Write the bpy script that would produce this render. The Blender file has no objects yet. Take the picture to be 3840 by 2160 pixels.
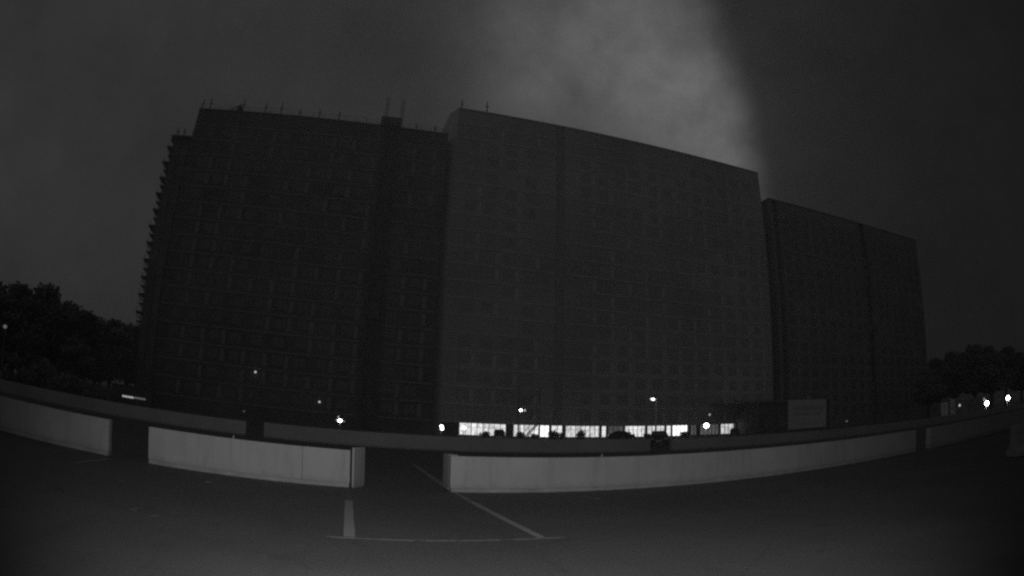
import bpy, math, random
from mathutils import Matrix, Vector
random.seed(11)
S = bpy.context.scene
C = S.collection
R = math.radians

# ------------------------------------------------------------------ camera
cam_data = bpy.data.cameras.new('camera')
cam = bpy.data.objects.new('camera', cam_data)
C.objects.link(cam)
S.camera = cam
cam_data.type = 'PANO'
cam_data.sensor_fit = 'HORIZONTAL'
cam_data.sensor_width = 36.0
F_MM = 2290.2 * 36 / 3840
K3 = 0.0922
P = cam_data if hasattr(cam_data, 'panorama_type') else cam_data.cycles
P.panorama_type = 'FISHEYE_LENS_POLYNOMIAL'
P.fisheye_fov = R(180)
P.fisheye_polynomial_k0 = 0.0
P.fisheye_polynomial_k1 = -1.0 / F_MM
P.fisheye_polynomial_k2 = 0.0
P.fisheye_polynomial_k3 = -K3 / F_MM ** 3
P.fisheye_polynomial_k4 = 0.0
cam_data.clip_start = 0.05
cam_data.clip_end = 4000
PITCH, ROLL, YAW = 0.2319, 0.0296, -0.303


def cam_dir(x, f, y):      # right, forward, up in the camera -> world
    x, y = math.cos(ROLL) * x - math.sin(ROLL) * y, math.sin(ROLL) * x + math.cos(ROLL) * y
    f, y = math.cos(PITCH) * f - math.sin(PITCH) * y, math.sin(PITCH) * f + math.cos(PITCH) * y
    c, s = math.cos(YAW), math.sin(YAW)
    return Vector((x * c - f * s, x * s + f * c, y))


rx, up, fw = cam_dir(1, 0, 0), cam_dir(0, 0, 1), cam_dir(0, 1, 0)
M = Matrix(((rx.x, up.x, -fw.x), (rx.y, up.y, -fw.y), (rx.z, up.z, -fw.z))).to_4x4()
M.translation = Vector((0, 0, 1.5))
cam.matrix_world = M

# ------------------------------------------------------------------ world
W = bpy.data.worlds.new('World')
S.world = W
W.use_nodes = True
nt = W.node_tree
N, L = nt.nodes, nt.links
N.clear()


def wm(op, a, b=None, c=None, clamp=False):
    n = N.new('ShaderNodeMath'); n.operation = op; n.use_clamp = clamp
    for i, v in enumerate((a, b, c)):
        if v is None: continue
        if isinstance(v, (int, float)): n.inputs[i].default_value = v
        else: L.new(v, n.inputs[i])
    return n.outputs[0]


tc = N.new('ShaderNodeTexCoord').outputs['Generated']


def dot(v):
    n = N.new('ShaderNodeVectorMath'); n.operation = 'DOT_PRODUCT'
    L.new(tc, n.inputs[0]); n.inputs[1].default_value = v
    return n.outputs['Value']


def gauss(x, w):
    q = wm('DIVIDE', x, w)
    return wm('EXPONENT', wm('MULTIPLY', wm('MULTIPLY', q, q), -1))


def noise(scale, detail, rough=0.55):
    n = N.new('ShaderNodeTexNoise'); L.new(tc, n.inputs['Vector'])
    n.inputs['Scale'].default_value = scale; n.inputs['Detail'].default_value = detail
    n.inputs['Roughness'].default_value = rough
    return n.outputs['Fac']


sky = N.new('ShaderNodeTexSky'); sky.sky_type = 'NISHITA'; sky.sun_disc = False
sky.sun_elevation = R(1.0); sky.sun_rotation = R(200)
bw = N.new('ShaderNodeRGBToBW'); L.new(sky.outputs[0], bw.inputs[0])
SKY_K = 0.0015
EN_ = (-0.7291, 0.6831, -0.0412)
# low night cloud: darker to the east (right), plus bright lobes imitating a lens-flare streak
east = dot((1, 0, 0)); alt = dot((0, 0, 1))
base = wm('MAXIMUM', wm('ADD', wm('MULTIPLY', east, -0.0155), 0.0240), 0.009)
base = wm('MULTIPLY', base, wm('ADD', wm('MULTIPLY', noise(3.4, 6, 0.62), 1.3), 0.35))
wob = wm('ADD', wm('MULTIPLY', wm('SUBTRACT', noise(4.0, 5), 0.5), 1.0), 1.0)
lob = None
# lens-flare smear painted into the sky colour: overlapping soft lobes, each (direction, radius, brightness)
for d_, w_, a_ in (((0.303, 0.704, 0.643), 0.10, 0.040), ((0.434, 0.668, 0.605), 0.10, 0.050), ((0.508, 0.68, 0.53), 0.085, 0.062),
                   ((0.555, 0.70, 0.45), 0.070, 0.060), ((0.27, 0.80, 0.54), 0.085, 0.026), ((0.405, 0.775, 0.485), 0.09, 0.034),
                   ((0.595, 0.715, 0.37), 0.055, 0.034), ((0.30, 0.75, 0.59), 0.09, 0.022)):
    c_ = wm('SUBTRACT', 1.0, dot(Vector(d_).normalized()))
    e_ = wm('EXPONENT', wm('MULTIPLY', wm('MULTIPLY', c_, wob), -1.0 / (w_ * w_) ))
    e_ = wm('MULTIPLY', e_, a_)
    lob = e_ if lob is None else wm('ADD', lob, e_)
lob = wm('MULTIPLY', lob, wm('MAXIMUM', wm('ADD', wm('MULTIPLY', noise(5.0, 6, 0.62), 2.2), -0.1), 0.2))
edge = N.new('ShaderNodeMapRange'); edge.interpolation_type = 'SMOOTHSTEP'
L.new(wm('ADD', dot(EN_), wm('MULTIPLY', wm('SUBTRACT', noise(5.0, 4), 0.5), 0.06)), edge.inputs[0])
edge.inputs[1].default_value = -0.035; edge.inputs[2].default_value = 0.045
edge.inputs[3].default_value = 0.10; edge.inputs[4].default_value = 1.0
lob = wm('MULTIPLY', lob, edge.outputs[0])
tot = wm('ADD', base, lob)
tot = wm('ADD', tot, wm('MULTIPLY', bw.outputs[0], SKY_K))
tot = wm('MAXIMUM', tot, 0.004)
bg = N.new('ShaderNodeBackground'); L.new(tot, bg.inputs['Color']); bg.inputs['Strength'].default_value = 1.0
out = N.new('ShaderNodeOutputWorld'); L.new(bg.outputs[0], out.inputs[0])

S.view_settings.view_transform = 'Standard'
S.view_settings.look = 'None'
S.view_settings.exposure = 0
S.view_settings.gamma = 1
S.cycles.use_denoising = False
S.cycles.max_bounces = 4
S.cycles.sample_clamp_indirect = 0.4
S.cycles.volume_bounces = 0
S.cycles.pixel_filter_type = 'BLACKMAN_HARRIS'
S.cycles.filter_width = 2.4

# the surveillance camera's own illuminator, just above its lens
ld = bpy.data.lights.new('camera_illuminator', 'SPOT')
ld.energy = 1520; ld.color = (1, 1, 1); ld.shadow_soft_size = 0.06
ld.spot_size = R(109); ld.spot_blend = 1.0
lo = bpy.data.objects.new('camera_illuminator', ld); C.objects.link(lo)
lo.location = (0.0, -0.1, 2.3)
lo.rotation_euler = Vector((0.29, 1.0, -0.12)).to_track_quat('-Z', 'Y').to_euler()

# ------------------------------------------------------------------ materials
MATS = {}


def mat(name, lo_, hi, scale=3.0, rough=0.85, bump=0.0, bscale=40.0, metal=0.0, stretch=None, emit=None, detail=6):
    if name in MATS: return MATS[name]
    m = bpy.data.materials.new(name); m.use_nodes = True
    n, l = m.node_tree.nodes, m.node_tree.links
    b = n['Principled BSDF']
    t = n.new('ShaderNodeTexCoord'); v = t.outputs['Object']
    if stretch:
        mp = n.new('ShaderNodeMapping'); mp.inputs['Scale'].default_value = stretch
        l.new(v, mp.inputs[0]); v = mp.outputs[0]
    x = n.new('ShaderNodeTexNoise'); l.new(v, x.inputs['Vector'])
    x.inputs['Scale'].default_value = scale; x.inputs['Detail'].default_value = detail
    r = n.new('ShaderNodeMapRange'); l.new(x.outputs['Fac'], r.inputs[0])
    r.inputs[1].default_value = 0.3; r.inputs[2].default_value = 0.7
    r.inputs[3].default_value = lo_; r.inputs[4].default_value = hi
    c = n.new('ShaderNodeCombineColor')
    for i in range(3): l.new(r.outputs[0], c.inputs[i])
    l.new(c.outputs[0], b.inputs['Base Color'])
    b.inputs['Roughness'].default_value = rough; b.inputs['Metallic'].default_value = metal
    if bump:
        y = n.new('ShaderNodeTexNoise'); l.new(t.outputs['Object'], y.inputs['Vector'])
        y.inputs['Scale'].default_value = bscale; y.inputs['Detail'].default_value = 5
        bp = n.new('ShaderNodeBump'); bp.inputs['Strength'].default_value = bump
        bp.inputs['Distance'].default_value = 0.02
        l.new(y.outputs['Fac'], bp.inputs['Height']); l.new(bp.outputs[0], b.inputs['Normal'])
    MATS[name] = m
    return m


def glow(name, strength, curtains=0.0):
    if name in MATS: return MATS[name]
    m = bpy.data.materials.new(name); m.use_nodes = True
    n, l = m.node_tree.nodes, m.node_tree.links
    b = n['Principled BSDF']
    b.inputs['Base Color'].default_value = (.6, .6, .6, 1)
    b.inputs['Emission Color'].default_value = (1, 1, 1, 1)
    b.inputs['Emission Strength'].default_value = strength
    if curtains:
        t = n.new('ShaderNodeTexCoord')
        mp = n.new('ShaderNodeMapping'); mp.inputs['Scale'].default_value = (2.6, 1, 0.75)
        l.new(t.outputs['Object'], mp.inputs[0])
        x = n.new('ShaderNodeTexNoise'); l.new(mp.outputs[0], x.inputs['Vector'])
        x.inputs['Scale'].default_value = 1.3; x.inputs['Detail'].default_value = 5; x.inputs['Roughness'].default_value = 0.8
        r = n.new('ShaderNodeMapRange'); l.new(x.outputs['Fac'], r.inputs[0])
        r.inputs[1].default_value = 0.33; r.inputs[2].default_value = 0.62
        r.inputs[3].default_value = strength * (1 - curtains); r.inputs[4].default_value = strength * 1.25
        l.new(r.outputs[0], b.inputs['Emission Strength'])
    MATS[name] = m
    return m


def worn_paint(name, cut, seed):
    m = bpy.data.materials.new(name); m.use_nodes = True
    n, l = m.node_tree.nodes, m.node_tree.links
    b = n['Principled BSDF']; b.inputs['Roughness'].default_value = 0.75
    t = n.new('ShaderNodeTexCoord')
    x = n.new('ShaderNodeTexNoise'); x.noise_dimensions = '4D'; x.inputs['W'].default_value = seed
    l.new(t.outputs['Object'], x.inputs['Vector'])
    x.inputs['Scale'].default_value = 3.2; x.inputs['Detail'].default_value = 8; x.inputs['Roughness'].default_value = 0.72
    r = n.new('ShaderNodeMapRange'); l.new(x.outputs['Fac'], r.inputs[0])
    r.inputs[1].default_value = cut - 0.05; r.inputs[2].default_value = cut + 0.05
    r.inputs[3].default_value = 0.115; r.inputs[4].default_value = 0.38
    c = n.new('ShaderNodeCombineColor')
    for i in range(3): l.new(r.outputs[0], c.inputs[i])
    l.new(c.outputs[0], b.inputs['Base Color'])
    return m




def tex(n, l, v, scale, detail=6, rough=.6, stretch=None):
    if stretch:
        mp = n.new('ShaderNodeMapping'); mp.inputs['Scale'].default_value = stretch; l.new(v, mp.inputs[0]); v = mp.outputs[0]
    x = n.new('ShaderNodeTexNoise'); l.new(v, x.inputs['Vector']); x.inputs['Scale'].default_value = scale
    x.inputs['Detail'].default_value = detail; x.inputs['Roughness'].default_value = rough
    return x.outputs['Fac']


def ramp(n, l, x, a, b, lo_, hi):
    r = n.new('ShaderNodeMapRange'); l.new(x, r.inputs[0])
    for i, q in enumerate((a, b, lo_, hi)): r.inputs[i + 1].default_value = q
    return r.outputs[0]


def mul(n, l, a, b):
    r = n.new('ShaderNodeMath'); r.operation = 'MULTIPLY'; l.new(a, r.inputs[0]); l.new(b, r.inputs[1]); return r.outputs[0]


def finish(n, l, val, bumpsrc, strength):
    b = n['Principled BSDF']; c = n.new('ShaderNodeCombineColor')
    for i in range(3): l.new(val, c.inputs[i])
    l.new(c.outputs[0], b.inputs['Base Color']); b.inputs['Roughness'].default_value = .85
    bp = n.new('ShaderNodeBump'); bp.inputs['Strength'].default_value = strength; bp.inputs['Distance'].default_value = .02
    l.new(bumpsrc, bp.inputs['Height']); l.new(bp.outputs[0], b.inputs['Normal'])


def stained(name):
    m = bpy.data.materials.new(name); m.use_nodes = True; n, l = m.node_tree.nodes, m.node_tree.links
    v = n.new('ShaderNodeTexCoord').outputs['Object']
    val = ramp(n, l, tex(n, l, v, .7), .3, .7, .41, .50)
    val = mul(n, l, val, ramp(n, l, tex(n, l, v, 2.2, 7, .7, (1.6, 1, .22)), .50, .72, 1.0, .80))     # runs and streaks
    val = mul(n, l, val, ramp(n, l, tex(n, l, v, 6.0, 8, .75), .60, .72, 1.0, .82))                   # scuffs
    z = n.new('ShaderNodeSeparateXYZ'); l.new(v, z.inputs[0])
    ad = n.new('ShaderNodeMath'); ad.operation = 'ADD'; l.new(z.outputs[2], ad.inputs[0]); l.new(ramp(n, l, tex(n, l, v, 5, 6, .7), .3, .7, -.09, .09), ad.inputs[1])
    val = mul(n, l, val, ramp(n, l, ad.outputs[0], .10, .22, .84, 1.0))                               # splash dirt with an uneven edge
    finish(n, l, val, tex(n, l, v, 20), .25)
    return m


def asphalt():
    m = bpy.data.materials.new('asphalt'); m.use_nodes = True; n, l = m.node_tree.nodes, m.node_tree.links
    v = n.new('ShaderNodeTexCoord').outputs['Object']
    val = ramp(n, l, tex(n, l, v, .35, 8), .3, .7, .100, .142)
    val = mul(n, l, val, ramp(n, l, tex(n, l, v, 45, 3, .7), .3, .7, .78, 1.22))                      # aggregate
    val = mul(n, l, val, ramp(n, l, tex(n, l, v, 1.1, 5, .6), .62, .70, 1.0, .80))                    # oil and damp patches
    val = mul(n, l, val, ramp(n, l, tex(n, l, v, .9, 4, .5, (2.4, .12, 1)), .55, .75, 1.0, .86))      # tyre tracks
    vo = n.new('ShaderNodeTexVoronoi'); vo.feature = 'DISTANCE_TO_EDGE'; vo.inputs['Scale'].default_value = .33
    wv = n.new('ShaderNodeVectorMath'); wv.operation = 'ADD'; l.new(v, wv.inputs[0])
    cc = n.new('ShaderNodeCombineXYZ'); f = ramp(n, l, tex(n, l, v, 2.5, 6), 0, 1, -.5, .5)
    l.new(f, cc.inputs[0]); l.new(f, cc.inputs[1]); l.new(cc.outputs[0], wv.inputs[1]); l.new(wv.outputs[0], vo.inputs['Vector'])
    val = mul(n, l, val, ramp(n, l, vo.outputs['Distance'], .002, .008, .84, 1.0))                    # fine cracks
    finish(n, l, val, tex(n, l, v, 60), .5)
    return m


m_asphalt = asphalt()
m_wall = stained('painted_concrete')
m_wall_dirty = mat('stained_concrete', 0.30, 0.44, 2.2, 0.85, 0.3, 18)
m_far_wall = mat('grey_concrete', 0.42, 0.55, 0.5, 0.85, 0.2, 12)
m_dark_fac = mat('dark_render', 0.09, 0.22, 0.12, 0.9)
m_slab = mat('slab_edge', 0.31, 0.38, 0.4, 0.9)
m_pale_fac = mat('pale_render', 0.40, 0.74, 0.055, 0.9)
m_pale_band = mat('pale_band', 0.70, 0.8, 0.3, 0.9)
m_right_fac = mat('brown_render', 0.24, 0.38, 0.10, 0.9)
m_glass = mat('dark_glass', 0.15, 0.24, 0.5, 0.5)
m_pane2 = mat('curtained_glass', 0.42, 0.58, 0.35, 0.6)
m_frame2 = mat('pale_frame', 0.40, 0.52, 0.5, 0.8)
m_grey = mat('mid_grey_recess', 0.42, 0.52, 0.3, 0.9)
m_crack = mat('crack_line', 0.24, 0.3, 3, 0.9)
m_curtain = mat('pale_blind', 0.30, 0.42, 2.0, 0.9)
m_recess = mat('dark_recess', 0.13, 0.17, 0.3, 0.9)
m_steel = mat('dark_steel', 0.08, 0.14, 3, 0.5, metal=0.3)
m_net = mat('debris_netting', 0.14, 0.30, 0.35, 0.95)
m_sign = mat('sign_board', 0.74, 0.84, 0.5, 0.7)
m_letter = mat('sign_paint', 0.5, 0.62, 2.0, 0.7)
m_leaf = mat('foliage', 0.16, 0.34, 1.2, 0.8)
m_bark = mat('bark', 0.05, 0.09, 4, 0.9)
m_car = mat('car_paint', 0.03, 0.05, 1, 0.35)
m_rubber = mat('rubber', 0.02, 0.03, 5, 0.9)
m_cabin = mat('cabin_panel', 0.16, 0.24, 0.8, 0.7)
m_kerb = mat('kerb_stone', 0.2, 0.3, 1.5, 0.9)
m_roof = mat('roof_felt', 0.06, 0.10, 0.6, 0.95)

# ------------------------------------------------------------------ helpers


class MB:
    def __init__(s): s.v, s.f = [], []

    def box(s, x0, x1, y0, y1, z0, z1):
        b = len(s.v)
        s.v += [(x0, y0, z0), (x1, y0, z0), (x1, y1, z0), (x0, y1, z0), (x0, y0, z1), (x1, y0, z1), (x1, y1, z1), (x0, y1, z1)]
        s.f += [tuple(b + i for i in q) for q in ((3, 2, 1, 0), (4, 5, 6, 7), (0, 1, 5, 4), (1, 2, 6, 5), (2, 3, 7, 6), (3, 0, 4, 7))]
        return s

    def bar(s, a, b_, r, n=8, r2=None):
        a, b_ = Vector(a), Vector(b_); r2 = r if r2 is None else r2
        d = (b_ - a).normalized(); u = d.orthogonal().normalized(); w = d.cross(u)
        k = len(s.v)
        for p, q in ((a, r), (b_, r2)):
            for i in range(n):
                t = 2 * math.pi * i / n
                s.v.append(tuple(p + (u * math.cos(t) + w * math.sin(t)) * q))
        for i in range(n): s.f.append((k + i, k + (i + 1) % n, k + n + (i + 1) % n, k + n + i))
        s.f.append(tuple(k + i for i in reversed(range(n)))); s.f.append(tuple(k + n + i for i in range(n)))
        return s

    def prism(s, prof, x0, x1):      # profile in (y, z), extruded along x
        k, n = len(s.v), len(prof)
        for x in (x0, x1):
            for y, z in prof: s.v.append((x, y, z))
        for i in range(n): s.f.append((k + i, k + n + i, k + n + (i + 1) % n, k + (i + 1) % n))
        s.f.append(tuple(k + i for i in range(n))); s.f.append(tuple(k + n + i for i in reversed(range(n))))
        return s

    def ball(s, c, r, nu=14, nv=8, sy=1.0, sz=1.0):
        k = len(s.v)
        for j in range(nv + 1):
            ph = math.pi * j / nv
            for i in range(nu):
                t = 2 * math.pi * i / nu
                s.v.append((c[0] + r * math.sin(ph) * math.cos(t), c[1] + r * sy * math.sin(ph) * math.sin(t), c[2] + r * sz * math.cos(ph)))
        for j in range(nv):
            for i in range(nu):
                s.f.append((k + j * nu + i, k + (j + 1) * nu + i, k + (j + 1) * nu + (i + 1) % nu, k + j * nu + (i + 1) % nu))
        return s

    def mesh(s, name, m):
        me = bpy.data.meshes.new(name); me.from_pydata(s.v, [], s.f); me.update(); me.materials.append(m)
        return me

    def build(s, name, m, parent=None, bevel=0.0, loc=None):
        o = bpy.data.objects.new(name, s.mesh(name, m)); C.objects.link(o)
        if parent: o.parent = parent
        if loc: o.location = loc
        if bevel:
            b = o.modifiers.new('bevel', 'BEVEL'); b.width = bevel; b.segments = 2; b.limit_method = 'ANGLE'
        return o


def tag(o, label, cat, group=None, kind=None):
    if label: o['label'] = label
    if cat: o['category'] = cat
    if group: o['group'] = group
    if kind: o['kind'] = kind
    return o


def thing(name, label, cat, loc=(0, 0, 0), rz=0, group=None):
    o = bpy.data.objects.new(name, None); C.objects.link(o); o.location = loc; o.rotation_euler = (0, 0, rz)
    o.empty_display_size = 0.3
    return tag(o, label, cat, group)


def put(name, me, parent, loc=(0, 0, 0)):
    o = bpy.data.objects.new(name, me); C.objects.link(o); o.parent = parent; o.location = loc
    return o


def copy_tree(o, parent=None):
    c = o.copy(); C.objects.link(c); c.parent = parent
    for ch in list(o.children): copy_tree(ch, c)
    return c


def structure(o): o['kind'] = 'structure'; return o


# ------------------------------------------------------------------ ground
g = MB()
nx = 40
g.v = [(-1500, -600, 0), (1800, -600, 0), (1800, 1800, 0), (-1500, 1800, 0)]; g.f = [(0, 1, 2, 3)]
structure(g.build('ground', m_asphalt))
pv = MB().box(-70, 170, 93.6, 112, 0.0, 0.12)
structure(pv.build('pavement', m_kerb))


def strip(pts, w, name, m, z=0.004):
    b = MB()
    for i, (x, y) in enumerate(pts):
        j = min(i, len(pts) - 2); d = Vector((pts[j + 1][0] - pts[j][0], pts[j + 1][1] - pts[j][1])).normalized()
        nrm = Vector((-d.y, d.x)) * (w / 2 * random.uniform(0.9, 1.1))
        b.v += [(x + nrm.x, y + nrm.y, z), (x - nrm.x, y - nrm.y, z)]
    for i in range(len(pts) - 1): b.f.append((2 * i, 2 * i + 1, 2 * i + 3, 2 * i + 2))
    return structure(b.build(name, m))


def fine(a, b_, n):
    return [(a[0] + (b_[0] - a[0]) * i / n, a[1] + (b_[1] - a[1]) * i / n) for i in range(n + 1)]


strip(fine((0.35, 7.56), (0.50, 11.1), 14), 0.145, 'parking_line', worn_paint('line_paint_solid', 0.30, 1))
strip(fine((0.50, 11.1), (0.58, 13.0), 8), 0.12, 'parking_line', worn_paint('line_paint_faded', 0.58, 2))
strip(fine((2.90, 7.56), (2.93, 11.6), 16), 0.125, 'parking_line', worn_paint('line_paint_good', 0.36, 3))
strip(fine((2.93, 11.6), (2.97, 13.2), 8), 0.11, 'parking_line', worn_paint('line_paint_patchy', 0.50, 4))
strip(fine((2.99, 14.3), (3.42, 22.6), 20), 0.13, 'parking_line', worn_paint('line_paint_back', 0.40, 5))
strip(fine((0.06, 7.47), (3.22, 7.56), 24), 0.075, 'bay_end_line', worn_paint('line_paint_end', 0.455, 6))
for i, (a, b_, w, cut) in enumerate((((-5.02, 10.8), (-4.95, 12.6), 0.12, 0.50), ((-2.60, 7.45), (-2.40, 8.05), 0.12, 0.54),
                                     ((-2.25, 7.3), (-2.15, 7.45), 0.13, 0.57), ((-2.30, 11.5), (-2.22, 12.5), 0.12, 0.53),
                                     ((5.62, 12.3), (5.72, 11.6), 0.11, 0.48), ((8.44, 12.4), (8.50, 11.5), 0.1, 0.54), ((9.9, 9.3), (10.0, 9.2), 0.07, 0.5),
                                     ((1.0, 23.4), (3.4, 22.7), 0.1, 0.56))):
    strip(fine(a, b_, 6), w, 'worn_line_mark', worn_paint('line_paint_trace', cut, 10 + i))

# ------------------------------------------------------------------ near low walls
WY, WH, WT = 13.36, 0.83, 0.22


def low_wall(x0, x1, y, h, t, label, joints, m, dirty, ret_left=False, group='low concrete walls'):
    w = thing('low_wall', label, 'wall', (0, y, 0), 0, group)
    xs = [x0] + list(joints) + [x1]
    for i in range(len(xs) - 1):
        b = MB().box(xs[i] + (0.0025 if i else 0), xs[i + 1] - (0.0025 if i < len(xs) - 2 else 0), 0, t, 0.09, h + random.uniform(-.006, .006))
        b.build('wall_panel', m, w, 0.012)
    MB().box(x0 + 0.02, x1 - 0.02, -0.012, t + 0.01, 0, 0.09).build('wall_base', dirty, w)
    if ret_left:
        MB().box(x0, x0 + t, t + 0.004, 0.86, 0.02, h + 0.012).build('return_panel', m, w, 0.012)
    return w


low_wall(-34.0, -5.20, WY, WH, WT, 'pale low concrete wall running off the left edge, left of the first gap', (-26, -17, -11), m_wall, m_wall_dirty)
low_wall(-4.13, 0.62, WY, WH, WT, 'short pale low concrete wall section behind the straight parking line', (-0.45,), m_wall, m_wall_dirty)
low_wall(2.87, 20.58, WY, WH + 0.01, WT, 'long pale low concrete wall right of the central gap, with a crack', (8.31, 14.6), m_wall, m_wall_dirty, True)
low_wall(21.76, 46.0, WY, WH, WT, 'dim low concrete wall section beyond the rightmost gap', (28, 36), m_wall, m_wall_dirty)
# crack in the long wall: thin dark inlay
cr = MB()
pts = [(3.93, 0.74), (3.935, 0.6), (3.95, 0.45), (3.985, 0.40), (3.99, 0.25), (3.985, 0.12)]
for a, b_ in zip(pts, pts[1:]):
    cr.bar((a[0], WY - 0.001, a[1]), (b_[0], WY - 0.001, b_[1]), 0.003, 5)
long_wall = [o for o in C.objects if o.name.startswith('low_wall') and 'crack' in o['label']][0]
o = cr.build('crack', m_crack, long_wall); o.location = (0, -WY, 0)
# angled end slab at the left of the central gap
pier = thing('end_slab', 'slightly taller angled concrete slab closing the wall left of the central gap', 'slab', (0.70, 13.30, 0), math.atan2(0.57, 0.28), 'concrete end pieces')
MB().box(0, 0.64, 0.0, 0.05, 0.02, 0.905).build('slab', m_wall, pier, 0.012)
MB().box(0.03, 0.61, 0.005, 0.045, 0, 0.02).build('shim', m_wall_dirty, pier)
# free standing concrete block at the right edge
blk = thing('barrier_block', 'dim concrete barrier block cut by the right edge of the picture', 'barrier', (15.6, 6.35, 0), R(-28))
MB().prism([(-0.3, 0.02), (0.3, 0.02), (0.3, 0.16), (0.12, 0.3), (0.09, 0.84), (-0.09, 0.84), (-0.12, 0.3), (-0.3, 0.16)], -0.2, 2.6).build('block', m_wall_dirty, blk, 0.01)
MB().box(0.3, 0.55, -0.26, 0.26, 0, 0.02).build('foot', m_wall_dirty, blk)
MB().box(1.9, 2.15, -0.26, 0.26, 0, 0.02).build('foot', m_wall_dirty, blk)
# lifting loops / stubs on the wall tops
for x, lab in ((-2.06, 'small pale stub on top of the short wall section'), (6.63, 'small pale stub on top of the long wall')):
    b = MB(); b.bar((x, WY + .11, .82), (x + .008, WY + .11, .90), .022, 8, .016)
    tag(b.build('wall_stub', m_wall), lab, 'stub', 'stubs on the wall tops')

# ------------------------------------------------------------------ far low walls
FY = 36.1
low_wall(-62, -4.75, FY, 0.83, 0.25, 'distant grey low wall on the left, ending at the dark far gap', (-50, -38, -27, -16, -10), m_far_wall, m_wall_dirty, group='distant low walls')
low_wall(-3.62, 21.5, FY, 0.88, 0.25, 'distant grey low wall across the centre in front of the lit shops', (3, 9, 15), m_far_wall, m_wall_dirty, group='distant low walls')
low_wall(23.35, 41.4, FY, 0.80, 0.25, 'distant grey low wall in front of the white sign board', (29.6, 35), m_far_wall, m_wall_dirty, group='distant low walls')
low_wall(41.6, 110, FY, 0.80, 0.25, 'distant grey low wall running away right of the sign board', (52, 64, 78, 92), m_far_wall, m_wall_dirty, group='distant low walls')

# ------------------------------------------------------------------ towers
Z0, ST = 2.4, 2.95


def tower(name, label, x0, x1, depth, floors, m_fac, m_band, cols, pier_off, recesses, parts_floors, first=0, curtain_m=None, Y=97.0, pane=None, fr=None, rec=None, rdep=1.2, roofm=None):
    pane = pane or m_glass; fr = fr or m_recess; rec = rec or m_recess
    t = thing(name, label, 'building', (x0, Y, 0))
    w = x1 - x0; top = Z0 + ST * floors
    # facade wall, split into columns of wall around recesses
    b = MB(); cur = 0
    for a, c_ in recesses:
        a -= x0; c_ -= x0
        if a > cur: b.box(cur, a, 0, depth, 0 if first == 0 else Z0, top)
        b.box(a, c_, rdep, depth, 0 if first == 0 else Z0, top)
        cur = c_
    if cur < w: b.box(cur, w, 0, depth, 0 if first == 0 else Z0, top)
    b.build('facade', m_fac, t)
    for a, c_ in recesses:
        MB().box(a - x0 + .003, c_ - x0 - .003, rdep - .05, rdep - .005, Z0, top - .02).build('recess', rec, t)
    MB().box(-0.08, w + 0.08, -0.08, depth + .08, top + 0.003, top + 0.35).build('roof', roofm or m_roof, t)
    spans = []
    cur = 0
    for a, c_ in recesses:
        if a - x0 > cur: spans.append((cur, a - x0))
        cur = c_ - x0
    if cur < w: spans.append((cur, w))
    bandme = MB()
    for a, c_ in spans: bandme.box(a + .01, c_ - .01, -0.10, -0.003, -0.12, 0.12)
    bandme = bandme.mesh('floor_slab', m_band)
    for k in range(floors): put('floor_slab', bandme, t, (0, 0, Z0 + ST * k))
    # windows
    glass = MB().box(0.12, 2.0, -0.020, -0.004, 0.75, 2.25).mesh('pane', pane)
    frame = MB().box(0.06, 2.06, -0.05, -0.003, 0.69, 0.75).box(0.06, 2.06, -0.05, -0.003, 2.25, 2.31).box(0.06, 0.12, -0.05, -0.003, .75, 2.25).box(2.0, 2.06, -0.05, -0.003, .75, 2.25).box(1.02, 1.08, -0.045, -0.021, .75, 2.25).mesh('window', fr)
    cm = curtain_m or m_curtain
    blind = MB().box(2.25, 2.95, -0.07, -0.003, 0.35, 2.35).mesh('panel', cm)
    upper = MB(); upper_p = MB()
    for k in range(floors - 1):
        for x in cols:
            X = x - x0 - 2.6; zz = Z0 + ST * k + 0.12
            if k < parts_floors:
                f = put('window', frame, t, (X, 0, zz)); put('pane', glass, f)
                if random.random() < 0.7: put('panel', blind, f)
            else:
                if random.random() < 0.8: upper.box(X + .06, X + 2.06, -0.03, -0.003, zz + .69, zz + 2.31)
                if random.random() < 0.5: upper_p.box(X + 2.25, X + 2.95, -0.07, -0.003, zz + .35, zz + 2.35)
    o_ = upper.build('window_grid', pane, t); o_['kind'] = 'stuff'
    o_ = upper_p.build('panel_grid', cm, t); o_['kind'] = 'stuff'
    return t, w, top


cols1 = [4.4 - 3.67 * k for k in range(10)][::-1] + [11.6, 15.3]
cols1 = [c for c in cols1 if c > -27.0]
t1, w1, top1 = tower('apartment_tower', 'dark unfinished high-rise with poles on its roof, leftmost of the three towers', -29.7, 17.4, 8, 17, m_dark_fac, m_slab, cols1, 0, [(6.0, 8.5)], 8)
cols2 = [c for c in (23.9 + 3.67 * k for k in range(18)) if not 37.6 < c < 43.2]
t2, w2, top2 = tower('apartment_tower', 'tall paler high-rise above the brightly lit shop row, middle of the three towers', 19.0, 89.0, 16, 19, m_pale_fac, m_pale_band, cols2, 0, [(38.3, 40.0)], 5, first=1, pane=m_pane2, fr=m_frame2, rec=m_grey, curtain_m=m_pale_band, rdep=.25, roofm=m_grey)
cols3 = [97.5 + 3.67 * k for k in range(17)]
t3, w3, top3 = tower('apartment_tower', 'dark high-rise behind the sign board, rightmost of the three towers', 91.5, 157.0, 16, 17, m_right_fac, m_slab, cols3, 0, [(92.3, 94.2), (126.2, 128.6)], 5)
cw = MB(); cw.v = [(x, y, z) for z in (0, top2 + .3) for x, y in ((-.004, 0), (-.004, 15.9), (-1.05, 15.9), (-1.05, 2.6))]
cw.f = [(0, 3, 2, 1)[::-1], (4, 5, 6, 7), (0, 4, 7, 3), (3, 7, 6, 2), (2, 6, 5, 1), (1, 5, 4, 0)]
cw.build('angled_corner', m_pale_band, t2)  # side wall turned outward and paled so it catches more front sky light
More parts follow.
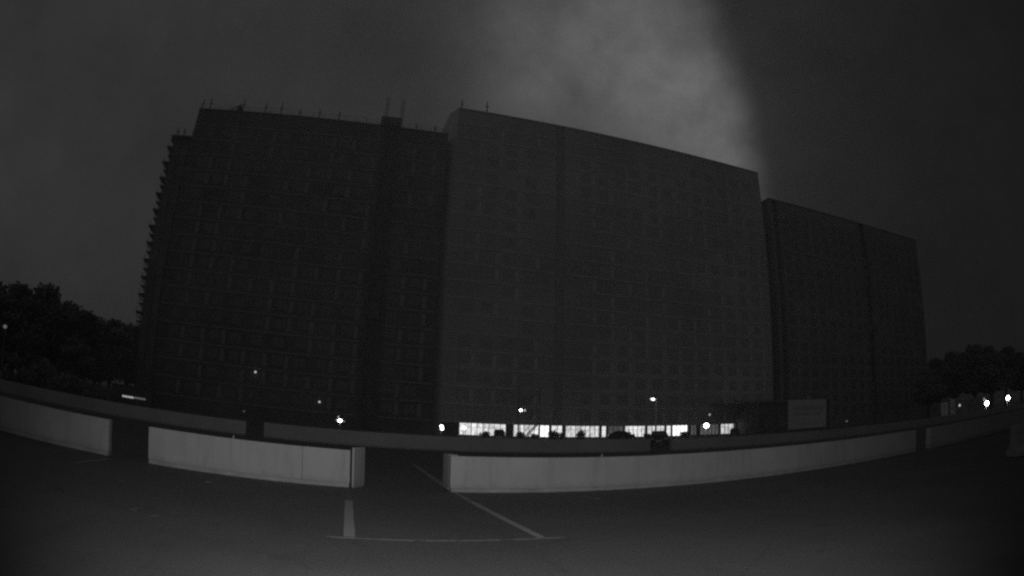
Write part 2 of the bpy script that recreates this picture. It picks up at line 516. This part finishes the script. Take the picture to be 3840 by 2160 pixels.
MB().box(2, 2.0 + 64, 1.0, 1.05, 0.12, 2.395).build('back_wall', m_dark_fac, t2)

# shop row at the foot of the middle tower
segs = [(22.08, 30.01, 'bright'), (31.3, 35.84, 'bright'), (36.0, 37.71, 'hot'), (38.05, 40.15, 'bright'), (40.69, 47.23, 'mixed'),
        (47.59, 48.59, 'bright'), (48.91, 52.08, 'dim'), (52.3, 56.65, 'bright'), (57.0, 60.91, 'mixed'), (61.21, 62.4, 'bright'),
        (62.6, 66.2, 'hot'), (66.8, 68.4, 'dim'), (69.1, 73.9, 'dark'), (74.3, 78.3, 'mixed')]
gm = {'bright': glow('lit_shop_interior', 0.95, 0.72), 'hot': glow('bright_shop_interior', 1.6, 0.3), 'mixed': glow('curtained_shop_interior', 0.85, 0.85),
      'dim': glow('dim_shop_interior', 0.07, 0.7), 'dark': glow('faint_shop_interior', 0.075, 0.3)}
for a, c_, k in segs:
    a -= 19.0; c_ -= 19.0
    f = MB()
    n = max(1, round((c_ - a) / 0.95)); st = (c_ - a) / n
    for i in range(n + 1):
        ww = 0.05 if i in (0, n) else random.choice((0.03, 0.045, 0.06))
        xx = a + st * i
        f.box(xx - ww, xx + ww, -0.06, 0.0, 0.12, 2.3)
    f.box(a + .06, c_ - .06, -0.05, 0.0, 2.22, 2.3); f.box(a + .06, c_ - .06, -0.05, 0.0, 0.125, 0.3)
    if k != 'hot': f.box(a + .06, c_ - .06, -0.045, -0.01, 1.55, 1.60)
    fo = f.build('shop_window', m_steel, t2)
    gp = MB().box(a, c_, 0.35, 0.4, 0.13, 2.28).build('lit_interior', gm[k], fo)
# masonry between the shop windows
edges = [0] + [v - 19 for s_ in segs for v in s_[:2]] + [70]
pb = MB()
for i in range(0, len(edges), 2):
    a, c_ = edges[i], edges[i + 1]
    if c_ - a > 0.12: pb.box(a + .055, c_ - .055, 0.0, 0.9, 0.12, 2.32)
pb.box(0, 70, 0.02, 0.9, 2.325, 2.395)
pb.build('shopfront_pier', m_dark_fac, t2)

# scaffold at the left end of the left tower
sc = thing('scaffold', 'netted scaffold with projecting brackets up the left end of the dark tower', 'scaffold', (-33.2, 97.0, 0))
b = MB()
for x in (0, 1.7, 3.35):
    for y in (0.0, 1.6): b.bar((x, y, 0), (x, y, 48.4), 0.06, 6)
b.build('upright', m_steel, sc)
b = MB().box(0.1, 3.3, 0.1, 6.0, 0.2, 46.4)
b.build('netting', m_net, sc)
for k in range(15):
    z = 3.2 + ST * k; o_ = random.uniform(-.15, .2)
    b = MB().box(-1.05 + o_, 0.05, -0.35, 3.4, z, z + 0.28)
    b.bar((-1.0 + o_, 0, z), (0.0, 0, z - 1.1), 0.10, 5); b.bar((-1.0 + o_, 3, z), (0.0, 3, z - 1.1), 0.10, 5)
    b.bar((-.95 + o_, 0, z), (-.95 + o_, 0, z + 1.1), 0.05, 5)
    b.build('bracket_platform', m_steel, sc)
    b = MB().box(-.55 - o_, .04, -.3, 3.3, z + 1.5, z + 1.62); b.bar((-.5 - o_, 0, z + 1.5), (0, 0, z + .8), .07, 5); b.bar((-.5 - o_, 0, z + 1.6), (-.5 - o_, 0, z + 2.5), .05, 5)
    b.build('inner_platform', m_steel, sc)
MB().box(-0.6, 3.4, -0.4, 5.8, 46.6, 47.0).build('top_platform', m_steel, sc)

# roof edge poles and rails of the left tower
rail = thing('roof_guardrail', 'thin guardrail along the roof edge of the dark left tower', 'guardrail', (-29.7, 97.3, top1 + .35), 0)
b = MB()
for z in (0.55, 1.1): b.bar((0, 0, z), (35.0, 0, z), 0.025, 5); b.bar((38.8, 0, z), (47, 0, z), 0.025, 5)
b.build('rail', m_steel, rail)
pm = MB().bar((0, 0, 0), (0, 0, 1.12), 0.03, 5).mesh('post', m_steel)
for i in range(24):
    if not 35 < i * 2.0 < 38.8: put('post', pm, rail, (i * 2.0, 0, 0))
pole_me = MB().bar((0, 0, 0), (0, 0, 1), 0.10, 6).bar((-.28, 0, .55), (.28, 0, .55), 0.05, 5).bar((0, -.3, .02), (0, 0, .5), 0.05, 5).mesh('formwork_pole', m_steel)
where = ['at the left roof corner', 'just right of the left roof corner', 'beside the winch frame', 'third of the way along the roof', 'left of the middle of the roof',
         'in the middle of the roof', 'right of the middle of the roof', 'midway between the roof middle and the hoist', 'first one right of the hoist', 'near the right roof corner']
for (x, h), wh in zip(((-29.4, 2.2), (-27.8, 2.5), (-21.2, 2.8), (-16.8, 2.4), (-13.8, 2.7), (-10.2, 1.7), (-6.5, 2.0), (-2.85, 2.1), (11.5, 1.5), (15.0, 1.5)), where):
    o_ = bpy.data.objects.new('formwork_pole', pole_me); C.objects.link(o_); o_.location = (x, 97.5, top1 + .35); o_.scale = (1, 1, h)
    tag(o_, 'steel pole standing on the dark left tower, ' + wh, 'pole', 'poles on the tower roof')
wf = thing('winch_frame', 'small sloping winch frame on the roof of the dark left tower', 'winch', (-24.0, 97.6, top1 + .35))
MB().bar((0, 0, 0), (2.2, 0, 1.5), .12).bar((2.2, 0, 0), (2.2, 0, 1.7), .14).bar((0, 1, 0), (2.2, 1, 1.5), .12).build('frame', m_steel, wf)
MB().box(1.6, 2.6, .1, .9, .1, 1.3).build('motor_box', m_steel, wf, .05)
for x, lab in ((-32.9, 'at the outer corner'), (-31.6, 'beside its middle')):
    o_ = bpy.data.objects.new('scaffold_pole', pole_me); C.objects.link(o_); o_.location = (x, 97.4, 47.0); o_.scale = (1, 1, 1.9)
    tag(o_, 'thin pole rising from the scaffold top ' + lab, 'pole', 'poles on the scaffold')

# construction hoist on the left tower
h = thing('construction_hoist', 'construction hoist with two masts rising above the dark left tower', 'hoist', (4.9, 96.4, 0))
for x in (0.75, 3.6):
    b = MB()
    for dx in (-.22, .22):
        for dy in (-.22, .22): b.bar((x + dx, dy, 0), (x + dx, dy, 58.6), 0.05, 5)
    for k in range(58):
        z = k * 1.0; s_ = 1 if k % 2 else -1
        b.bar((x - .22 * s_, -.22, z), (x + .22 * s_, -.22, z + 1), 0.03, 4)
    b.build('mast', m_steel, h)
MB().box(0.0, 3.65, -.3, 1.9, 52.7, 54.3).build('head_platform', m_steel, h)
MB().box(1.3, 3.0, -.55, .5, 18.0, 20.6).build('cage', m_steel, h)

# thin poles on the other towers
where2 = ['on the left corner', 'a little right of the left corner']
for (x, h_), wh in zip(((19.6, 2.2), (24.5, 2.6)), where2):
    o_ = bpy.data.objects.new('roof_pole', pole_me); C.objects.link(o_); o_.location = (x, 97.5, top2 + .35); o_.scale = (1, 1, h_)
    tag(o_, 'thin pole on the middle tower roof, ' + wh, 'pole', 'poles on the middle tower')

# low annex in front of the gap between the middle and right tower
an = thing('annex', 'low dark flat-roofed annex between the lit shops and the sign board', 'building', (78.6, 90.0, 0))
MB().box(0, 22, 0, 6.9, 0, 6.2).build('wall', m_dark_fac, an)
MB().box(-7.0, 22.3, -0.5, 7.0, 6.203, 6.5).build('canopy_roof', m_slab, an)
for x in (-6.5, -3.2): MB().bar((x, -.2, 0), (x, -.2, 6.2), .16).build('column', m_steel, an)
for i in range(5):
    f = MB().box(1 + i * 4.1, 4 + i * 4.1, -.05, -.003, .9, 3.1).build('window', m_recess, an)
    MB().box(1.15 + i * 4.1, 3.85 + i * 4.1, -.07, -.052, 1.05, 2.95).build('pane', m_glass, f)

# ------------------------------------------------------------------ sign board
sg = thing('sign_board', 'large pale rectangular notice board on posts, with faint unreadable rows of text', 'sign', (58.1, 60, 0))
MB().box(0, 8.06, 0, 0.12, 0.80, 4.78).build('board', m_sign, sg, .02)
for x in (0.6, 2.9, 5.2, 7.5): MB().box(x - .09, x + .09, .13, .33, 0, 4.9).build('post', m_steel, sg)
b = MB(); r_ = random.Random(4)
for z, hh, x0_, x1_ in ((3.35, .62, .9, 7.2), (2.6, .45, 1.2, 6.9), (1.35, .22, 1.6, 6.2)):
    x = x0_
    while x < x1_:
        wd = r_.uniform(.25, .6) * (hh / .5)
        if r_.random() < .85: b.box(x, x + wd * .8, -.006, -.002, z, z + hh * r_.uniform(.8, 1))
        x += wd
b.build('faded_lettering', m_letter, sg)
MB().box(-.1, 8.16, .02, .1, .64, .79).build('bottom_rail', m_steel, sg)
MB().ball((4.1, 0.05, 5.05), .16).build('lamp_fitting', m_sign, sg)

# ------------------------------------------------------------------ lamps


def post_lamp(label, x, y, z, r, e, name='post_lamp', cat='lamp', arm=0.0, group='lights around the building site', base=0.0, extra=()):
    t = thing(name, label, cat, (x, y, base), 0, group)
    zz = z - base
    px_ = arm
    k_ = 1.7 if arm else 1.0
    MB().bar((px_, 0.15, 0), (px_, 0.15, zz + (.12 if arm else 0)), 0.06 * k_, 8, 0.045 * k_).build('pole', m_sign if arm else m_slab, t)  # with an arm, the pale pole colour stands in for lamplight on it
    if arm: MB().bar((px_, .15, zz + .12), (0, .15, zz + .16), .04).build('arm', m_slab, t)
    MB().box(px_ - .2, px_ + .2, -.05, .35, 0, .05).build('foot', m_steel, t)
    g_ = glow('lamp_glass_%g' % e, e)
    hd = MB().box(-r * .8, r * .8, .0, .14, zz - r * .4, zz + r * .9).build('housing', m_steel, t, .02)
    MB().ball((0, -.02, zz), r, sy=.6, sz=.72).build('lens', g_, hd)
    for dx, dz, rr, ee in extra:
        MB().ball((dx, -.02, zz + dz), rr, sy=.6).build('side_lens', glow('lamp_glass_%g' % ee, ee), hd)
    return t


def wall_lamp(label, x, y, z, r, e):
    t = thing('wall_lamp', label, 'lamp', (x, y, z), 0, 'small lamps on the tower fronts')
    MB().box(-.12, .12, .05, .3, -.12, .16).build('bracket', m_steel, t)
    MB().ball((0, -.05, 0), r, sy=.7).build('globe', glow('lamp_glass_%g' % e, e), t)


post_lamp('very bright floodlight with two faint side lamps, below the dark left tower', 2.31, 85, 1.33, .27, 14, 'floodlight', extra=((-.25, .5, .13, .35), (.58, -.06, .13, .12), (-.42, .05, .16, .25)))
wall_lamp('small dim lamp high on the front of the dark left tower', -11.58, 96.5, 7.67, .20, .45)
wall_lamp('small dim lamp low on the dark left tower, above the bright floodlight', -0.81, 96.5, 3.98, .18, .5)
post_lamp('faint low lamp left of the far wall gap', -10.88, 80, 1.3, .16, .06)
post_lamp('twin stacked bright lamps just left of the lit shop row', 16.75, 85, 1.50, .25, 6, 'floodlight', extra=((.1, -.32, .25, 6),))
post_lamp('bright lamp on a short post at the left end of the shop row', 19.98, 85, 1.42, .30, 9)
post_lamp('bright twin lamp beside the zigzag stairs', 30.15, 90, 4.5, .24, 8, 'floodlight', extra=((.66, 0, .17, .5),))
post_lamp('tall street lamp with its head reaching left over the shop row', 42.0, 70, 5.62, .24, 3, 'street_lamp', 'street lamp', arm=.55, extra=((-.28, .02, .17, 1.2),))
wall_lamp('small dim lamp above the brightest floodlight, right of the street lamp', 69.2, 94, 4.12, .22, .35)
post_lamp('brightest floodlight, at the right end of the shop row', 43.68, 60, 1.85, .34, 20, 'floodlight')
post_lamp('small dim lamp just right of the sign board', 71.16, 60, 1.34, .18, .12)
post_lamp('medium lamp at the right, left of the two brightest ones', 77.6, 42, 1.84, .24, .55)
post_lamp('bright lamp over the lit patch of road at the right', 88.07, 42, 1.62, .50, 22, 'floodlight', extra=((-1.1, .68, .22, .25),))
post_lamp('bright lamp nearest the right edge of the picture', 98.1, 42, 1.98, .50, 22, 'floodlight')
post_lamp('faint street lamp among the trees at the left edge', -35.9, 55, 5.84, .28, .10, 'street_lamp', 'street lamp')

# zigzag outside stairs by the twin lamp
stt = thing('outside_stairs', 'steel zigzag stairs against the front of the middle tower', 'stairs', (31.0, 94.6, 0))
for k, (xa, za, xb, zb) in enumerate(((1.5, .15, 3.6, 2.4), (1.5, 2.6, 3.6, 4.9), (.2, 4.9, 3.4, 7.6))):
    b = MB()
    for y in (-.5 - .35 * (k % 2), .5): b.bar((xa, y, za), (xb, y, zb), .09, 6); b.bar((xa, y, za + 1), (xb, y, zb + 1), .04, 6)
    n = 10
    for i in range(n):
        f_ = i / n; x = xa + (xb - xa) * f_; z = za + (zb - za) * f_
        b.box(x, x + .25, -.45, .45, z, z + .04)
    b.build('flight', m_slab, stt)
for x in (.1, 3.75): MB().bar((x, -.5, 0), (x, -.5, 8.6), .07).build('post', m_steel, stt)
MB().box(3.45, 4.3, -.5, .5, 2.42, 2.5).build('landing', m_slab, stt)

# ------------------------------------------------------------------ site cabins
cb = thing('site_cabin', 'dark low cabin with a thin lit window strip, left below the dark tower', 'cabin', (-31.0, 80, 0))
MB().box(0, 6.4, 0, 2.4, .12, 2.5).build('body', m_dark_fac, cb, .02)
MB().box(-.1, 6.5, -.1, 2.5, 2.503, 2.62).build('roof', m_steel, cb)
MB().box(1.85, 3.65, -.03, -.003, .94, 1.18).build('lit_window', glow('cabin_strip_bright', .34, .3), cb)
MB().box(3.7, 5.55, -.03, -.003, 0.97, 1.20).build('lit_window', glow('cabin_strip_dim', .10, .5), cb)
MB().box(.3, .7, .2, 2.2, 0, .12).build('skid', m_steel, cb)
MB().box(5.7, 6.1, .2, 2.2, 0, .12).build('skid', m_steel, cb)


def cabin(label, x, y, w_, d_, h_, m=m_cabin):
    t = thing('site_cabin', label, 'cabin', (x, y, 0), 0, 'pale cabins at the right')
    MB().box(0, w_, 0, d_, .1, h_).build('body', m, t, .03)
    MB().box(-.06, w_ + .06, -.06, d_ + .06, h_ + .003, h_ + .1).build('roof', m_slab, t)
    dr = MB().box(w_ * .3, w_ * .3 + .9, -.04, -.003, .15, 2.1 if h_ > 2.3 else h_ * .8).build('door', m_steel, t)
    MB().box(w_ * .3 + .75, w_ * .3 + .83, -.1, -.042, 1.0, 1.1).build('handle', m_sign, dr)
    MB().box(.2, .5, .1, d_ - .1, 0, .1).build('skid', m_steel, t)
    MB().box(w_ - .5, w_ - .2, .1, d_ - .1, 0, .1).build('skid', m_steel, t)


cabin('small pale cabin at the far right, left of its narrow taller neighbour', 85.2, 50, 2.7, 2.4, 2.5)
cabin('narrow pale cabin beside the medium lamp at the far right', 89.2, 50.3, 2.0, 2.2, 2.9)
cabin('long pale cabin behind the lamps at the far right', 103.0, 55, 9.5, 2.6, 2.9)

# ------------------------------------------------------------------ cars


def car():
    t = thing('parked_car', 'x', 'car', (0, 0, 0), 0, 'cars parked in front of the shops')
    prof = [(-2.1, .35), (-2.15, .62), (-1.95, .82), (-1.15, .92), (-.55, 1.36), (.75, 1.40), (1.55, 1.0), (2.05, .92), (2.15, .6), (2.1, .35)]
    b = MB().prism(prof, -.84, .84)
    for i, (x, y, z) in enumerate(b.v):
        if z > 1.0: b.v[i] = (x * .74, y, z)
    b.build('body', m_car, t, .05)
    for y in (-1.35, 1.35):
        for x in (-.82, .66):
            wl = MB().bar((x, y, .32), (x + .18, y, .32), .32, 18).build('wheel', m_rubber, t)
            MB().bar((x - .012 if x < 0 else x + .17, y, .32), (x + .01 if x < 0 else x + .192, y, .32), .18, 12).build('rim', m_slab, wl)
    ws = MB(); ws.v = [(-.62, -1.10, .99), (.62, -1.10, .99), (.52, -.64, 1.33), (-.52, -.64, 1.33)]; ws.v = [(x, y - .02, z + .02) for x, y, z in ws.v]; ws.f = [(0, 1, 2, 3)]
    ws.build('windscreen', m_glass, t)
    for x in (-.62, .62): MB().ball((x, -2.08, .68), .11, sy=.5).build('headlight', m_sign, t)
    MB().box(-.26, .26, -2.19, -2.16, .42, .53).build('number_plate', m_sign, t)
    return t


c0 = car()
cars = [((29.5, 48, 0), R(-32), 'dark car seen through the right gap of the distant wall'),
        ((64.4, 80, 0), R(-38), 'dark car with a pale plate at the right end of the shops'),
        ((26.8, 90, 0), R(-16), 'dark car before the left part of the lit shop row'),
        ((46.0, 86.5, 0), R(70), 'dark car before the middle of the lit shop row')]
for i, (l_, r__, lab) in enumerate(cars):
    t = c0 if i == 0 else copy_tree(c0)
    t.location = l_; t.rotation_euler = (0, 0, r__); t['label'] = lab

# ------------------------------------------------------------------ trees and bushes


def leaf_cloud(rng, blobs, n, size):
    b = MB()
    tot = sum(r ** 2 for *_, r in blobs)
    for (cx, cy, cz, r) in blobs:
        for _ in range(int(n * r * r / tot)):
            d = Vector((rng.gauss(0, 1), rng.gauss(0, 1), rng.gauss(0, 1))).normalized()
            q = r * (rng.random() ** .45) * rng.uniform(.8, 1.12)
            p = Vector((cx, cy, cz)) + Vector((d.x, d.y, d.z * .85)) * q
            u = Vector((rng.gauss(0, 1), rng.gauss(0, 1), rng.gauss(0, 1))).normalized(); w_ = u.orthogonal().normalized()
            s_ = size * rng.uniform(.6, 1.4); k = len(b.v)
            b.v += [tuple(p - u * s_), tuple(p + w_ * s_ * .6), tuple(p + u * s_), tuple(p - w_ * s_ * .6)]
            b.f.append((k, k + 1, k + 2, k + 3))
    return b


def tree_meshes(seed):
    rng = random.Random(seed)
    tr = MB(); tr.bar((0, 0, 0), (rng.uniform(-.1, .1), 0, 4.2), .32, 9, .2)
    blobs = [(0, 0, 8.6, 2.6), (0, 0, 6.2, 2.7)]
    for i in range(9):
        a = i * 2.4 + rng.uniform(-.3, .3); q = rng.uniform(1.3, 2.9); z = rng.uniform(4.0, 10.2)
        x, y = math.cos(a) * q, math.sin(a) * q
        tr.bar((0, 0, min(3.6, z - 1.8)), (x, y, z), .12, 6, .04); blobs.append((x, y, z, rng.uniform(1.0, 1.9)))
    blobs.append((rng.uniform(-.7, .7), 0, 11.0, 1.3))
    return tr.mesh('trunk', m_bark), leaf_cloud(rng, blobs, 9500, .21).mesh('crown', m_leaf)


TM = [tree_meshes(s_) for s_ in (3, 7, 12)]


def tree(k, x, y, hgt, label, group, wide=1.0):
    t = thing('tree', label, 'tree', (x, y, 0), random.uniform(0, 6.3), group)
    a = put('trunk', TM[k % 3][0], t); c_ = put('crown', TM[k % 3][1], t)
    for q in (a, c_): q.scale = (hgt / 12 * wide, hgt / 12 * wide, hgt / 12)


LT = [(-60.5, 79, 14.6, 'tall dark tree cut by the left edge of the picture'), (-55.0, 79, 14.3, 'tall dark tree second from the left edge'),
      (-50.0, 80, 14.4, 'tall dark tree third from the left edge'), (-45.2, 81, 15.0, 'tallest dark tree of the left row, with a bushy knob of leaves on top'),
      (-43.0, 85, 13.2, 'dark tree just right of the tallest one in the left row'), (-41.3, 89, 13.2, 'dark tree with a sloping crown in the middle of the left row'),
      (-39.5, 93, 12.8, 'dark tree showing between two neighbours of the left row'), (-37.8, 96, 13.2, 'rounded dark tree second from the scaffold'),
      (-35.8, 100, 13.2, 'dark tree touching the scaffold of the left tower'), (-57.5, 95, 13.0, 'dark tree behind the front row at the far left'),
      (-50.0, 72, 8.8, 'low dark tree in front of the tall left ones'), (-43.5, 74, 8.2, 'low dark tree in front of the tallest left one'),
      (-38.0, 80, 8.0, 'low dark tree right of the other low ones, before the cabin'), (-36.5, 88, 8.4, 'low dark tree close to the foot of the scaffold')]
for i, (x, y, h_, lab) in enumerate(LT): tree(i, x, y, h_, lab, 'trees left of the towers', 1.5)
RT = [(116.5, 72, 11.0, 'low dim tree touching the foot of the rightmost tower'), (121.5, 72, 13.4, 'dim tree just right of the rightmost tower'), (126.5, 70, 14.6, 'dim tree second from the rightmost tower'),
      (131.0, 66, 15.6, 'tallest dim tree above the bright lamps at the right'), (137.5, 64, 15.2, 'dim tree between the tallest one and the right edge'),
      (143.5, 62, 14.6, 'dim tree above the lamp nearest the right edge'), (151.0, 60, 13.2, 'dim tree cut by the right edge of the picture')]
for i, (x, y, h_, lab) in enumerate(RT): tree(i + 1, x, y, h_, lab, 'trees right of the towers', 1.5)


def bush_mesh(seed):
    rng = random.Random(seed)
    bl = [(rng.uniform(-.6, .6), rng.uniform(-.3, .3), rng.uniform(.3, .7), rng.uniform(.35, .6)) for _ in range(5)]
    return MB().bar((0, 0, 0), (0, 0, .5), .05, 5), leaf_cloud(rng, bl, 900, .09)


BM = []
for s_ in (5, 9):
    a, b_ = bush_mesh(s_); BM.append((a.mesh('stem', m_bark), b_.mesh('leaves', m_leaf)))
bl = ['left end of the lit shop row', 'first dark pier of the shops', 'third shop window', 'dim shop window', 'shop window left of the dim one', 'street lamp pole',
      'second shop window near the stairs', 'right end of the bright shops', 'widest curtained shop window']
for i, (x, w_) in enumerate(((25.3, 1.0), (30.9, 1.2), (37.0, 1.4), (50.4, 1.3), (48.2, 1.0), (54.5, 1.1), (33.5, .9), (62.3, 1.4), (41.6, 1.3))):
    t = thing('shrub', 'small dark shrub before the ' + bl[i], 'shrub', (x, 92.6, 0), i * 1.3, 'shrubs before the shop row')
    for nm, me in zip(('stem', 'leaves'), BM[i % 2]):
        q = put(nm, me, t); q.scale = (w_, w_, w_ * random.uniform(.8, 1.1))
hd = leaf_cloud(random.Random(8), [(-70 + i * 1.5 + random.uniform(-.5, .5), 70 + random.uniform(-1, 1), random.uniform(.6, 3.0), random.uniform(1.2, 2.0)) for i in range(29)], 15000, .22)
tag(hd.build('undergrowth', m_leaf), 'dark undergrowth below the trees at the left', 'undergrowth', kind='stuff')

# ------------------------------------------------------------------ misty night air
hm = bpy.data.materials.new('haze'); hm.use_nodes = True
n_, l_ = hm.node_tree.nodes, hm.node_tree.links; n_.clear()
om = n_.new('ShaderNodeOutputMaterial'); pv_ = n_.new('ShaderNodeVolumePrincipled')
pv_.inputs['Color'].default_value = (.8, .8, .8, 1); pv_.inputs['Density'].default_value = 0.0011
pv_.inputs['Anisotropy'].default_value = 0.3
l_.new(pv_.outputs[0], om.inputs['Volume'])
hz = MB().box(-1600, 1900, -700, 1900, -1.0, 66.0).build('haze', hm)
hz['kind'] = 'stuff'; hz['label'] = 'thin misty night air over the whole car park'
